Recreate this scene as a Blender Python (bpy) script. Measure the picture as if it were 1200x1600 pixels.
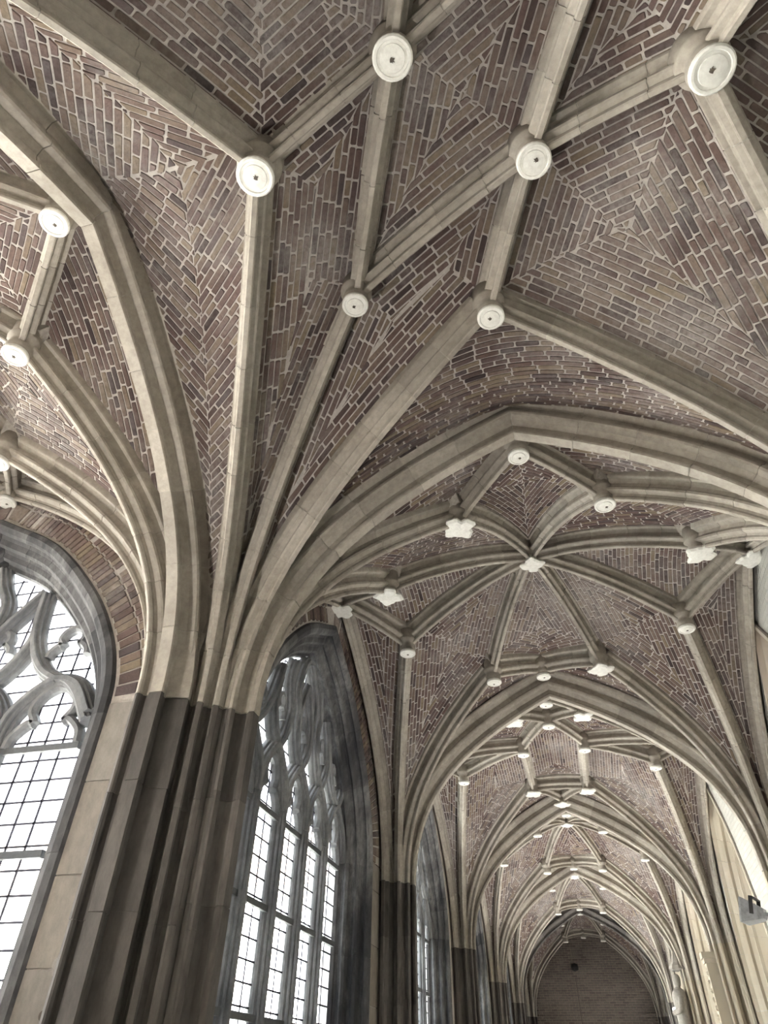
import bpy, math, random
import numpy as np
from mathutils import Matrix, Vector
random.seed(7); np.random.seed(7)
sc = bpy.context.scene
col = sc.collection
for o in list(bpy.data.objects): bpy.data.objects.remove(o)

# ------------------------------------------------------------------ camera
CAM = np.array([2.1059, -3.3804, 1.6]); YAW, PITCH, ROLL, FPX = .2647, .7284, .021, 1000.08
_fw = np.array([-math.sin(YAW)*math.cos(PITCH), math.cos(YAW)*math.cos(PITCH), math.sin(PITCH)])
_rt = np.array([math.cos(YAW), math.sin(YAW), 0.]); _up = np.cross(_rt, _fw)
_r2 = math.cos(ROLL)*_rt+math.sin(ROLL)*_up; _u2 = -math.sin(ROLL)*_rt+math.cos(ROLL)*_up
cd = bpy.data.cameras.new('camera'); cam = bpy.data.objects.new('camera', cd); col.objects.link(cam)
cd.sensor_fit = 'VERTICAL'; cd.sensor_height = 24; cd.lens = 24*FPX/1600; cd.clip_start = .05; cd.clip_end = 400
m4 = Matrix.Identity(4)
for i in range(3): m4[i][0], m4[i][1], m4[i][2], m4[i][3] = _r2[i], _u2[i], -_fw[i], CAM[i]
cam.matrix_world = m4
sc.camera = cam
def project(P):
    c = np.asarray(P)-CAM; z = c@_fw
    return 600+FPX*(c@_r2)/z, 800-FPX*(c@_u2)/z, z

# ------------------------------------------------------------------ light
w = bpy.data.worlds.new('overcast_sky'); sc.world = w; w.use_nodes = True
bg = w.node_tree.nodes['Background']; bg.inputs[0].default_value = (.90, .95, 1.0, 1); bg.inputs[1].default_value = 1.3
sc.view_settings.view_transform = 'Standard'; sc.view_settings.look = 'None'
sc.view_settings.gamma = 1; sc.view_settings.use_curve_mapping = False
sc.view_settings.exposure = 2.88
sl = bpy.data.lights.new('sun', 'SUN'); sl.energy = 38; sl.angle = .02; sl.color = (1, .98, .95)
so = bpy.data.objects.new('sun', sl); col.objects.link(so); so.rotation_euler = Vector((-.5, .42, -.85)).to_track_quat('-Z', 'Y').to_euler()
sc.cycles.max_bounces = 8; sc.cycles.diffuse_bounces = 4; sc.cycles.transparent_max_bounces = 8
sc.cycles.sample_clamp_indirect = 8

# ------------------------------------------------------------------ materials
def mat(name, ramp, scale=6., rough=.85, bump=.25, stain=.35, stain_scale=1.2, stain_col=(.05,.045,.04), zstretch=1., white=0., wcol=(.55,.53,.5), wscale=.9):
    m = bpy.data.materials.new(name); m.use_nodes = True; nt = m.node_tree; N = nt.nodes; L = nt.links
    b = N['Principled BSDF']; b.inputs['Roughness'].default_value = rough
    b.inputs['Specular IOR Level'].default_value = .25
    g = N.new('ShaderNodeNewGeometry'); mp = N.new('ShaderNodeMapping'); mp.inputs['Scale'].default_value = (1, 1, zstretch)
    L.new(g.outputs['Position'], mp.inputs['Vector'])
    at = N.new('ShaderNodeAttribute'); at.attribute_name = 'tint'
    cr = N.new('ShaderNodeValToRGB'); e = cr.color_ramp.elements
    for i, c in enumerate(ramp):
        p = i/max(1, len(ramp)-1)
        if i < 2 and len(ramp) > 1: el = e[i]; el.position = p
        elif len(ramp) == 1: el = e[0]; e[1].color = (*c, 1)
        else: el = e.new(p)
        el.color = (*c, 1)
    L.new(at.outputs['Fac'], cr.inputs[0])
    def noise(s, det, r=.6):
        n = N.new('ShaderNodeTexNoise'); n.inputs['Scale'].default_value = s; n.inputs['Detail'].default_value = det; n.inputs['Roughness'].default_value = r
        L.new(mp.outputs[0], n.inputs['Vector']); return n
    def mix(fac, a, bb, mode='MIX'):
        x = N.new('ShaderNodeMix'); x.data_type = 'RGBA'; x.blend_type = mode
        if isinstance(fac, float): x.inputs[0].default_value = fac
        else: L.new(fac, x.inputs[0])
        for k, v in ((6, a), (7, bb)):
            if isinstance(v, tuple): x.inputs[k].default_value = (*v, 1)
            else: L.new(v, x.inputs[k])
        return x.outputs[2]
    def rng(v, a, bb, c, d):
        r = N.new('ShaderNodeMapRange'); r.inputs[1].default_value = a; r.inputs[2].default_value = bb; r.inputs[3].default_value = c; r.inputs[4].default_value = d
        L.new(v, r.inputs[0]); return r.outputs[0]
    n1 = noise(scale*4, 6, .7); n2 = noise(stain_scale, 5)
    c = mix(rng(n1.outputs[0], .3, .7, 0, .55), cr.outputs[0], (.5, .5, .5), 'SOFT_LIGHT')
    c = mix(rng(n1.outputs[0], .35, .62, .35, 0), c, stain_col)
    if stain: c = mix(rng(n2.outputs[0], .5, .72, 0, stain), c, stain_col)
    if white:
        n3 = noise(wscale, 6, .65); n4 = noise(scale*3, 5, .7)
        f = N.new('ShaderNodeMath'); f.operation = 'MULTIPLY'; L.new(rng(n3.outputs[0], .46, .66, 0, white), f.inputs[0]); L.new(rng(n4.outputs[0], .35, .6, .25, 1), f.inputs[1])
        c = mix(f.outputs[0], c, wcol)
    L.new(c, b.inputs['Base Color'])
    if bump:
        bp = N.new('ShaderNodeBump'); bp.inputs['Strength'].default_value = bump; bp.inputs['Distance'].default_value = .01
        L.new(n1.outputs[0], bp.inputs['Height']); L.new(bp.outputs[0], b.inputs['Normal'])
    return m
BRICKCOLS = [(.058,.042,.042), (.105,.074,.068), (.145,.098,.085), (.185,.138,.115), (.150,.102,.094), (.205,.155,.125), (.24,.19,.135), (.16,.11,.10), (.095,.076,.078)]
M = dict(
 brick=mat('vault_brick', BRICKCOLS, 9, .92, .7, .35, 1.1, (.045,.036,.036), 1, .65, (.42,.40,.385), .75),
 mortar=mat('lime_mortar', [(.50,.465,.435), (.50,.465,.435)], 8, .95, .5, .45, 1.3, (.17,.15,.14)),
 sand=mat('rib_sandstone', [(.35,.32,.28), (.43,.395,.345), (.475,.44,.385)], 5, .85, .3, .45, 1.5, (.14,.12,.10), 1, .35, (.56,.54,.50), 1.3),
 joint=mat('rib_joint', [(.42,.39,.35), (.5,.47,.43)], 8, .95, .2, .2),
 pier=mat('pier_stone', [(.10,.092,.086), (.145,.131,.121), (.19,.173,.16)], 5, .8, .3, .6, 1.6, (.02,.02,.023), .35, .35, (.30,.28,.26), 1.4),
 ashlar=mat('wall_ashlar', [(.24,.215,.19), (.31,.28,.245), (.27,.25,.23)], 5, .9, .3, .35, 1.6, (.1,.09,.085), .5),
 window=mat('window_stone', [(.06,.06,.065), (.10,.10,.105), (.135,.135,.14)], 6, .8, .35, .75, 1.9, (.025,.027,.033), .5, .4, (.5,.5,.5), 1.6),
 tracery=mat('tracery_stone', [(.19,.197,.21), (.265,.272,.285)], 6, .75, .3, .55, 2.2, (.07,.073,.08), .6, .35, (.55,.56,.57), 2.0),
 white=mat('white_paint', [(.80,.80,.76), (.85,.85,.81)], 9, .6, .15, .1, 6, (.5,.48,.44)),
 worn=mat('worn_dark', [(.10,.085,.07), (.14,.12,.1)], 9, .9, .3, .2),
 lime=mat('limewashed_wall', [(.43,.43,.41), (.47,.47,.445)], 6, .9, .2, .18, 1.2, (.45,.42,.36)),
 yellow=mat('portal_stone', [(.36,.325,.265), (.41,.375,.31), (.38,.335,.29)], 4, .85, .2, .2, 1.2, (.4,.33,.25)),
 farbrick=mat('far_brick', [(.22,.19,.17), (.27,.235,.21)], 6, .9, .2, .3),
 floor=mat('floor_stone', [(.27,.255,.235), (.32,.305,.28)], 4, .6, .1, .2),
 ground=mat('garth_ground', [(.55,.54,.50), (.6,.59,.55)], 1, .9, .1, .1),
 lead=mat('lead', [(.06,.06,.09), (.08,.08,.11)], 9, .6, .1, 0),
 iron=mat('iron_bar', [(.10,.11,.12), (.13,.14,.15)], 9, .6, .1, 0),
 black=mat('black_plastic', [(.02,.02,.022), (.03,.03,.03)], 9, .5, 0, 0),
 grey=mat('grey_metal', [(.42,.43,.46), (.5,.51,.54)], 5, .45, .05, .1),
 statue=mat('statue_stone', [(.30,.28,.26), (.38,.36,.33)], 6, .85, .3, .4, 3),
)
# brick pattern for the far end wall and fine limewashed courses on the right wall
def add_courses(m, brick_w, row_h, strength, mortar_col, vec):
    nt = m.node_tree; N = nt.nodes; L = nt.links; b = N['Principled BSDF']
    g = N.new('ShaderNodeNewGeometry'); sp = N.new('ShaderNodeSeparateXYZ'); cb = N.new('ShaderNodeCombineXYZ')
    L.new(g.outputs['Position'], sp.inputs[0]); L.new(sp.outputs[vec[0]], cb.inputs[0]); L.new(sp.outputs[vec[1]], cb.inputs[1])
    br = N.new('ShaderNodeTexBrick'); L.new(cb.outputs[0], br.inputs['Vector'])
    br.inputs['Scale'].default_value = 1; br.inputs['Brick Width'].default_value = brick_w; br.inputs['Row Height'].default_value = row_h
    br.inputs['Mortar Size'].default_value = .007; br.inputs['Mortar Smooth'].default_value = .4
    br.inputs['Color1'].default_value = (1, 1, 1, 1); br.inputs['Color2'].default_value = (.62, .6, .6, 1); br.inputs['Mortar'].default_value = (*mortar_col, 1)
    old = b.inputs['Base Color'].links[0].from_socket
    x = N.new('ShaderNodeMix'); x.data_type = 'RGBA'; x.blend_type = 'MULTIPLY'; x.inputs[0].default_value = strength
    L.new(old, x.inputs[6]); L.new(br.outputs['Color'], x.inputs[7]); L.new(x.outputs[2], b.inputs['Base Color'])
    bp = N.new('ShaderNodeBump'); bp.inputs['Strength'].default_value = .8; bp.inputs['Distance'].default_value = .012; bp.invert = True
    L.new(br.outputs['Fac'], bp.inputs['Height'])
    if b.inputs['Normal'].links: L.new(b.inputs['Normal'].links[0].from_socket, bp.inputs['Normal'])
    L.new(bp.outputs[0], b.inputs['Normal'])
add_courses(M['farbrick'], .2, .065, 1., (1.5, 1.45, 1.35), ('X', 'Z'))
add_courses(M['lime'], .2, .062, .35, (.75, .75, .75), ('Y', 'Z'))
def glass_mat():
    m = bpy.data.materials.new('leaded_glass'); m.use_nodes = True; nt = m.node_tree; N = nt.nodes; L = nt.links
    N.remove(N['Principled BSDF']); out = N['Material Output']
    t = N.new('ShaderNodeBsdfTransparent'); t.inputs[0].default_value = (.93, .96, .97, 1)
    gl = N.new('ShaderNodeBsdfGlossy'); gl.inputs['Roughness'].default_value = .08
    x = N.new('ShaderNodeMixShader'); x.inputs[0].default_value = .05
    L.new(t.outputs[0], x.inputs[1]); L.new(gl.outputs[0], x.inputs[2]); L.new(x.outputs[0], out.inputs[0]); return m
M['glass'] = glass_mat()
def emit_mat():
    m = bpy.data.materials.new('lamp_glow'); m.use_nodes = True; b = m.node_tree.nodes['Principled BSDF']
    b.inputs['Emission Color'].default_value = (.85, .92, 1, 1); b.inputs['Emission Strength'].default_value = 25; return m
M['glow'] = emit_mat()

# ------------------------------------------------------------------ mesh helpers
class MB:
    def __init__(s): s.v = []; s.f = []; s.t = []
    def add(s, verts, faces, tint=None):
        k = len(s.v); t = random.random() if tint is None else tint
        s.v += [tuple(map(float, p)) for p in verts]
        for f in faces: s.f.append(tuple(i+k for i in f)); s.t.append(t)
    def build(s, name, m, parent=None, smooth=False, tf=None):
        me = bpy.data.meshes.new(name)
        me.from_pydata([tf(p) for p in s.v] if tf else s.v, [], s.f); me.update()
        a = me.attributes.new('tint', 'FLOAT', 'FACE'); a.data.foreach_set('value', s.t)
        me.materials.append(M[m])
        if smooth: me.polygons.foreach_set('use_smooth', [True]*len(me.polygons))
        o = bpy.data.objects.new(name, me); col.objects.link(o)
        if parent: o.parent = parent
        return o
def box(mb, x0, x1, y0, y1, z0, z1, tint=None):
    v = [(x, y, z) for x in (x0, x1) for y in (y0, y1) for z in (z0, z1)]
    mb.add(v, [(0,1,3,2),(4,6,7,5),(0,4,5,1),(2,3,7,6),(0,2,6,4),(1,5,7,3)], tint)
def lathe(mb, c, prof, n=20, tint=None, wob=None):
    v = []; f = []
    for r, z in prof:
        for k in range(n):
            a = 2*math.pi*k/n; rr = r*(wob(a) if wob else 1)
            v.append((c[0]+rr*math.cos(a), c[1]+rr*math.sin(a), c[2]+z))
    for i in range(len(prof)-1):
        for k in range(n): f.append((i*n+k, i*n+(k+1) % n, (i+1)*n+(k+1) % n, (i+1)*n+k))
    f.append(tuple(range(n))); f.append(tuple((len(prof)-1)*n+k for k in range(n))); mb.add(v, f, tint)
def tag(o, label, cat, group=None, kind=None):
    o['label'] = label; o['category'] = cat
    if group: o['group'] = group
    if kind: o['kind'] = kind
    return o
def empty(name, loc=(0, 0, 0)):
    o = bpy.data.objects.new(name, None); col.objects.link(o); o.empty_display_size = .2; return o
def frames(path, side=None):
    """tangent, side and 'back' vector (away from the room) at each path point"""
    P = np.asarray(path); T = np.gradient(P, axis=0); T /= np.linalg.norm(T, axis=1)[:, None]
    if side is None:
        d = P[-1]-P[0]; d[2] = 0; d /= np.linalg.norm(d); side = np.array([-d[1], d[0], 0])
    S = np.tile(side, (len(P), 1)); B = np.cross(T, S); B /= np.linalg.norm(B, axis=1)[:, None]
    return T, S, B
def sweep_raw(mb, P, S, B, prof, tint=None, caps=True):
    n = len(prof); v = []; f = []
    for p, s, b in zip(P, S, B):
        for a, h in prof: v.append(p+s*a+b*h)
    for i in range(len(P)-1):
        for k in range(n):
            f.append((i*n+k, i*n+(k+1) % n, (i+1)*n+(k+1) % n, (i+1)*n+k))
    if caps: f.append(tuple(range(n))[::-1]); f.append(tuple((len(P)-1)*n+k for k in range(n)))
    mb.add(v, f, tint)
def resample(P, n):
    P = np.asarray(P, float); d = np.r_[0, np.cumsum(np.linalg.norm(np.diff(P, axis=0), axis=1))]
    t = np.linspace(0, d[-1], n); return np.stack([np.interp(t, d, P[:, k]) for k in range(P.shape[1])], 1), d[-1]
def smoothc(pts, n=8):
    """Catmull-Rom through control points"""
    p = np.asarray(pts, float); p = np.vstack([2*p[0]-p[1], p, 2*p[-1]-p[-2]]); out = []
    for i in range(1, len(p)-2):
        for t in np.linspace(0, 1, n, endpoint=False):
            a, b, c, d = p[i-1], p[i], p[i+1], p[i+2]
            out.append(.5*((2*b)+(c-a)*t+(2*a-5*b+4*c-d)*t*t+(-a+3*b-3*c+d)*t**3))
    out.append(p[-2]); return np.array(out)
def mirror_prof(h, k=.9): return [(a*k, b) for a, b in h]+[(-a*k, b) for a, b in h[::-1]]
RIB = mirror_prof([(.015,0),(.022,.008),(.022,.025),(.010,.042),(.014,.060),(.045,.072),(.056,.082),(.056,.100),(.030,.122),(.022,.155),(.050,.185),(.080,.19),(.083,.20),(.083,.33)])
ARCH = mirror_prof([(.045,0),(.050,.012),(.050,.030),(.022,.055),(.022,.095),(.060,.130),(.115,.135),(.125,.150),(.125,.170),(.085,.20),(.080,.25),(.12,.285),(.19,.29),(.20,.31),(.20,.33),(.16,.355),(.17,.39),(.23,.40),(.235,.50)])
def shrink(prof, k):
    """the profile moved inwards by k"""
    p = np.array(prof, float); sg = 1 if area([tuple(q) for q in p]) > 0 else -1
    t = np.roll(p, -1, 0)-np.roll(p, 1, 0); t /= np.linalg.norm(t, axis=1)[:, None]; return [tuple(q) for q in p+np.stack([-t[:, 1], t[:, 0]], 1)*sg*k]

def stones(P, S, B, prof, parent, name, m, length, detail, nseg=4, gap=.006, core=True, tf=None):
    """a run of separate dressed stones over a mortar core; returns the core"""
    d = np.r_[0, np.cumsum(np.linalg.norm(np.diff(P, axis=0), axis=1))]; L = d[-1]; n = max(1, round(L/length))
    cuts = np.linspace(0, L, n+1)
    for i in range(1, n): cuts[i] += random.uniform(-.12, .12)*L/n
    ip = lambda A, t: np.stack([np.interp(t, d, A[:, k]) for k in range(3)], 1)
    allmb = MB()
    cm = MB(); t = np.linspace(0, L, n*nseg+1); sweep_raw(cm, ip(P, t), ip(S, t), ip(B, t), shrink(prof, .006), .5)
    root = cm.build(parent[1], 'joint' if m in ('sand', 'yellow') else m, parent[0], tf=tf)
    for i in range(n):
        t = np.linspace(cuts[i]+gap/2, cuts[i+1]-gap/2, nseg+1); off = random.uniform(-.0025, .0025)
        mb = MB() if detail else allmb
        sweep_raw(mb, ip(P, t)+ip(B, t)*off, ip(S, t), ip(B, t), prof, None)
        if detail: mb.build(name, m, root, tf=tf)
    if not detail:
        o = allmb.build(name+'work', m, root, tf=tf); o['kind'] = 'stuff'
    return root

# ------------------------------------------------------------------ dimensions
W = 4.4; D = 4.78; ZS = 3.3
G1 = lambda p: (p[0], p[1], p[2])
G2 = lambda p: (-p[1], -p[0], p[2])            # the second gallery mirrors the first about the corner's diagonal
def ribcurve(S, B, k1=.42, kx=.34, kz=.71, n=28):
    S = np.array([S[0], S[1], ZS if len(S) < 3 else S[2]], float); B = np.array(B, float); h = B[2]-S[2]
    P1 = S+[0, 0, k1*h]; P2 = S+(B-S)*[kx, kx, 0]+[0, 0, kz*h]; t = np.linspace(0, 1, n)[:, None]
    return (1-t)**3*S+3*(1-t)**2*t*P1+3*(1-t)*t*t*P2+t**3*B
def lierne(A, B, sag=.05, n=12):
    A = np.array(A, float); B = np.array(B, float); t = np.linspace(0, 1, n)[:, None]
    P = A+(B-A)*t; P[:, 2:] += sag*np.linalg.norm(B-A)*4*t*(1-t); return P

# ---- plan geometry tools
def clip(poly, n, c):
    """keep the part of poly with p.n <= c"""
    out = []; N = len(poly)
    if N == 0: return out
    d = [p[0]*n[0]+p[1]*n[1]-c for p in poly]
    for i in range(N):
        a, b = poly[i], poly[(i+1) % N]; da, db = d[i], d[(i+1) % N]
        if da <= 0: out.append(a)
        if (da < 0 < db) or (db < 0 < da):
            t = da/(da-db); out.append((a[0]+(b[0]-a[0])*t, a[1]+(b[1]-a[1])*t))
    return out
def area(p):
    return .5*sum(p[i][0]*p[(i+1) % len(p)][1]-p[(i+1) % len(p)][0]*p[i][1] for i in range(len(p)))
def hull(pts):
    pts = sorted(set(pts)); 
    def half(ps):
        h = []
        for p in ps:
            while len(h) > 1 and (h[-1][0]-h[-2][0])*(p[1]-h[-2][1])-(h[-1][1]-h[-2][1])*(p[0]-h[-2][0]) <= 0: h.pop()
            h.append(p)
        return h[:-1]
    return half(pts)+half(pts[::-1])
class Cell:
    def __init__(s, corners, bound):
        s.c = [tuple(p[:2]) for p in corners]; V = []
        for p in bound:
            if not V or math.hypot(p[0]-V[-1][0], p[1]-V[-1][1]) > .012: V.append(p)
        while math.hypot(V[0][0]-V[-1][0], V[0][1]-V[-1][1]) < .012: V.pop()
        if area(s.c) < 0: s.c = s.c[::-1]
        if area([tuple(p[:2]) for p in V]) < 0: V = V[::-1]
        s.V = np.array(V); s.E = []
        for i in range(len(s.c)):
            a, b = s.c[i], s.c[(i+1) % len(s.c)]; l = math.hypot(b[0]-a[0], b[1]-a[1])
            s.E.append((a, ((b[0]-a[0])/l, (b[1]-a[1])/l), (-(b[1]-a[1])/l, (b[0]-a[0])/l), l))
        p = list(s.c)
        for a, d, n, l in s.E: p = clip(p, (-n[0], -n[1]), -(a[0]*n[0]+a[1]*n[1])-.015)
        s.poly = p
    def z(s, P):
        P = np.asarray(P, float).reshape(-1, 2); out = np.zeros(len(P))
        for i in range(0, len(P), 4000):
            q = P[i:i+4000]; d = s.V[None, :, :2]-q[:, None]; r = np.linalg.norm(d, axis=2)+1e-9; d2 = np.roll(d, -1, 1); r2 = np.roll(r, -1, 1)
            cr = d[..., 0]*d2[..., 1]-d[..., 1]*d2[..., 0]; dt = (d*d2).sum(2)
            cr = np.where(np.abs(cr) < 1e-7, 1e-7, cr); t = np.clip((r*r2-dt)/cr, -1e5, 1e5)
            wt = (t+np.roll(t, 1, 1))/r; out[i:i+4000] = (wt*s.V[:, 2]).sum(1)/wt.sum(1)
            inv = 0
            for a, dd, n, l in s.E: inv = inv+1/np.maximum(.004, (q-np.array(a))@np.array(n))
            out[i:i+4000] += .55/inv
        return out
    def surf(s, P, off):
        """points on the web moved by off into the room"""
        P = np.asarray(P, float).reshape(-1, 2); h = .006; z = s.z(P)
        gx = (s.z(P+[h, 0])-s.z(P-[h, 0]))/(2*h); gy = (s.z(P+[0, h])-s.z(P-[0, h]))/(2*h)
        n = np.stack([gx, gy, -np.ones(len(P))], 1); n /= np.linalg.norm(n, axis=1)[:, None]
        return np.c_[P, z]+n*np.asarray(off).reshape(-1, 1)
def lay_bricks(cell, lines, cw=.0425, bl=.18, gap=.0082, warp=None):
    """plan outlines of the bricks of one web; courses follow the given lines"""
    out = []; poly = cell.poly
    fwd = inv = lambda p: p
    if warp:
        o, ax, sk = warp; ay = (-ax[1], ax[0]); ts = [(p[0]-o[0])*ax[0]+(p[1]-o[1])*ax[1] for p in poly]
        tt = np.linspace(min(ts), max(ts), 80); lat = np.interp(tt, sorted(ts), [0]*len(ts))
        mid = []
        for t in tt:
            a = clip(clip(list(poly), ax, t+1e-3+ax[0]*o[0]+ax[1]*o[1]), (-ax[0], -ax[1]), -(t-1e-3+ax[0]*o[0]+ax[1]*o[1]))
            q = np.mean(a, axis=0) if a else None; mid.append(q if q is not None else (o[0]+ax[0]*t, o[1]+ax[1]*t))
        mid = np.array(mid); q3 = np.c_[mid, cell.z(mid)]
        U = np.r_[0, np.cumsum(np.sqrt((np.diff(tt))**2+np.clip(np.diff(q3[:, 2]), -.2, .2)**2))]
        u0 = np.interp(0, tt, U)
        def fwd(p): t = (p[0]-o[0])*ax[0]+(p[1]-o[1])*ax[1]; return (float(np.interp(t, tt, U)-u0), (p[0]-o[0])*ay[0]+(p[1]-o[1])*ay[1]-float(np.interp(t, sk[0], sk[1])))
        def inv(p): t = float(np.interp(p[0]+u0, U, tt)); l = p[1]+float(np.interp(t, sk[0], sk[1])); return (o[0]+ax[0]*t+ay[0]*l, o[1]+ax[1]*t+ay[1]*l)
        dense = []
        for i in range(len(poly)):
            a, b = poly[i], poly[(i+1) % len(poly)]
            for t in np.linspace(0, 1, 14, endpoint=False): dense.append(fwd((a[0]+(b[0]-a[0])*t, a[1]+(b[1]-a[1])*t)))
        poly = dense
    for i, (a, d, n) in enumerate(lines):
        ci = a[0]*n[0]+a[1]*n[1]; regs = []
        for par in (0, 1, 2):            # courses interlock along the seams: every other one runs past the mitre
            reg = list(poly)
            for j, (a2, d2, n2) in enumerate(lines):
                if j != i:
                    dl = (0, 1, -1)[par]*(.009 if i < j else -.009)-gap*.3
                    reg = clip(reg, (n[0]-n2[0], n[1]-n2[1]), ci-(a2[0]*n2[0]+a2[1]*n2[1])+dl*math.hypot(n[0]-n2[0], n[1]-n2[1]))
            regs.append(reg)
        reg = regs[0]
        if len(reg) < 3 or abs(area(reg)) < .002: continue
        g = [p[0]*n[0]+p[1]*n[1]-ci for p in reg]; g0, g1 = 0. if not warp else math.floor(min(g)/cw)*cw, max(g)+.02; c = np.mean(reg, axis=0)
        tg = np.linspace(g0, g1, 24)
        if warp: G = tg-g0
        else:
            gc = c[0]*n[0]+c[1]*n[1]-ci; q = c+np.outer(tg-gc, n); zz = cell.z(q)
            G = np.r_[0, np.cumsum(np.hypot(np.diff(tg), np.clip(np.diff(zz), -.12, .12)))]
        k = 0; nc = int(G[-1]/cw)+1
        for k in range(nc):
            b0, b1 = np.interp([k*cw+gap/2, (k+1)*cw-gap/2], G, tg)
            st = clip(clip(regs[1+k % 2], n, ci+b1), (-n[0], -n[1]), -(ci+b0))
            if len(st) < 3: continue
            al = [p[0]*d[0]+p[1]*d[1] for p in st]; s0, s1 = min(al), max(al)
            ts = np.linspace(s0, s1, 16)
            if warp: Ls = ts-s0
            else:
                base = np.array(n)*(ci+(b0+b1)/2); q = base+np.outer(ts, d); zz = cell.z(q)
                Ls = np.r_[0, np.cumsum(np.hypot(np.diff(ts), np.clip(np.diff(zz), -.35, .35)))]
            pos = -random.random()*bl
            while pos < Ls[-1]:
                l = bl*random.choice([1, 1, 1, .95, 1.06, .55]); e0, e1 = np.interp([max(0, pos+gap/2), max(0, min(pos+l-gap/2, Ls[-1]))], Ls, ts); pos += l
                if e1-e0 < .004: continue
                bk = clip(clip(st, d, e1), (-d[0], -d[1]), -e0)
                if len(bk) >= 3 and abs(area(bk)) > 1.2e-4: out.append([inv(p) for p in bk])
    return out
def edge_lines(cell, use=None):
    L = [(a, d, n) for a, d, n, l in cell.E if l > .3]
    return L if use is None else [L[i] for i in use]
def diamond_lines(C=(0., 0.)):
    s = math.sqrt(.5); out = []
    for ex, ey in ((s, s), (-s, s), (-s, -s), (s, -s)): out.append(((C[0]+ex*4, C[1]+ey*4), (-ey, ex), (-ex, -ey)))
    return out
def web_objects(cells, parent, detail, tf, ncount=300, grid=.06, cw=.0425, bl=.18):
    """mortar webs, single bricks and the rest of the brickwork"""
    allb = []; webs = []
    for cell, lines, warp in cells:
        mb = MB(); P = cell.poly; xs = [p[0] for p in P]; ys = [p[1] for p in P]; polys = []
        gx = np.arange(min(xs), max(xs)+grid, grid); gy = np.arange(min(ys), max(ys)+grid, grid)
        for x in gx[:-1]:
            colp = clip(clip(P, (1, 0), x+grid), (-1, 0), -x)
            if len(colp) < 3: continue
            for y in gy[:-1]:
                q = clip(clip(colp, (0, 1), y+grid), (0, -1), -y)
                if len(q) >= 3 and abs(area(q)) > 1e-7: polys.append(q)
        flat = [p for q in polys for p in q]; V = cell.surf(flat, 0.); k = 0; idx = {}; vs = []; fs = []
        for q in polys:
            f = []
            for p in q:
                key = (round(p[0], 4), round(p[1], 4))
                if key not in idx: idx[key] = len(vs); vs.append(V[k])
                k += 1
                if not f or f[-1] != idx[key]: f.append(idx[key])
            if len(f) > 3 and f[0] == f[-1]: f.pop()
            if len(set(f)) == len(f) and len(f) > 2: fs.append(tuple(f))
        mb.add(vs, fs, .5); wo = mb.build('vault_web', 'mortar', parent, True, tf); webs.append(wo)
        bk = lay_bricks(cell, lines, cw, bl, warp=warp)
        if not bk: continue
        ring = []; offs = []; outl = []
        for b in bk:
            b = np.array(b)
            if detail:
                q = []
                for t in range(len(b)):
                    p0, p1, p2 = b[t-1], b[t], b[(t+1) % len(b)]; l0 = np.linalg.norm(p0-p1)+1e-9; l1 = np.linalg.norm(p2-p1)+1e-9
                    if min(l0, l1) < .012: q.append(p1); continue
                    k0 = random.uniform(.002, .0065); q += [p1+(p0-p1)*min(.35, k0/l0), p1+(p2-p1)*min(.35, k0/l1)]
                b = np.array(q)+np.random.uniform(-.0016, .0016, (len(q), 2))
            outl.append(len(b)); c = b.mean(0); dd = c-b; r = np.linalg.norm(dd, axis=1)[:, None]+1e-9
            pr = random.uniform(.003, .008)
            ring += list(b)+list(b+dd*np.minimum(.3, .006/r)); offs += [-.003]*len(b)+[pr]*len(b)
        S3 = cell.surf(ring, offs); k = 0
        for n in outl:
            v = S3[k:k+2*n]; k += 2*n
            f = [(i, (i+1) % n, n+(i+1) % n, n+i) for i in range(n)]+[tuple(range(n, 2*n))]
            if tf is G2: wv = np.c_[-v[:, 1], -v[:, 0], v[:, 2]]
            else: wv = v
            px, py, zz = project(wv[n:]); a = 0
            if zz.min() > .3 and 0 < px.mean() < 1200 and 0 < py.mean() < 1600: a = abs(area(list(zip(px, py))))
            allb.append((a, v, f, wo))
    allb.sort(key=lambda t: -t[0]); rest = MB()
    for i, (a, v, f, wo) in enumerate(allb):
        if detail and i < ncount:
            mb = MB(); mb.add(v, f, random.random()); mb.build('brick', 'brick', wo, tf=tf)
        else: rest.add(v, f, random.random())
    if rest.v:
        o = rest.build('brickwork', 'brick', parent, tf=tf); o['kind'] = 'stuff'

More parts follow.
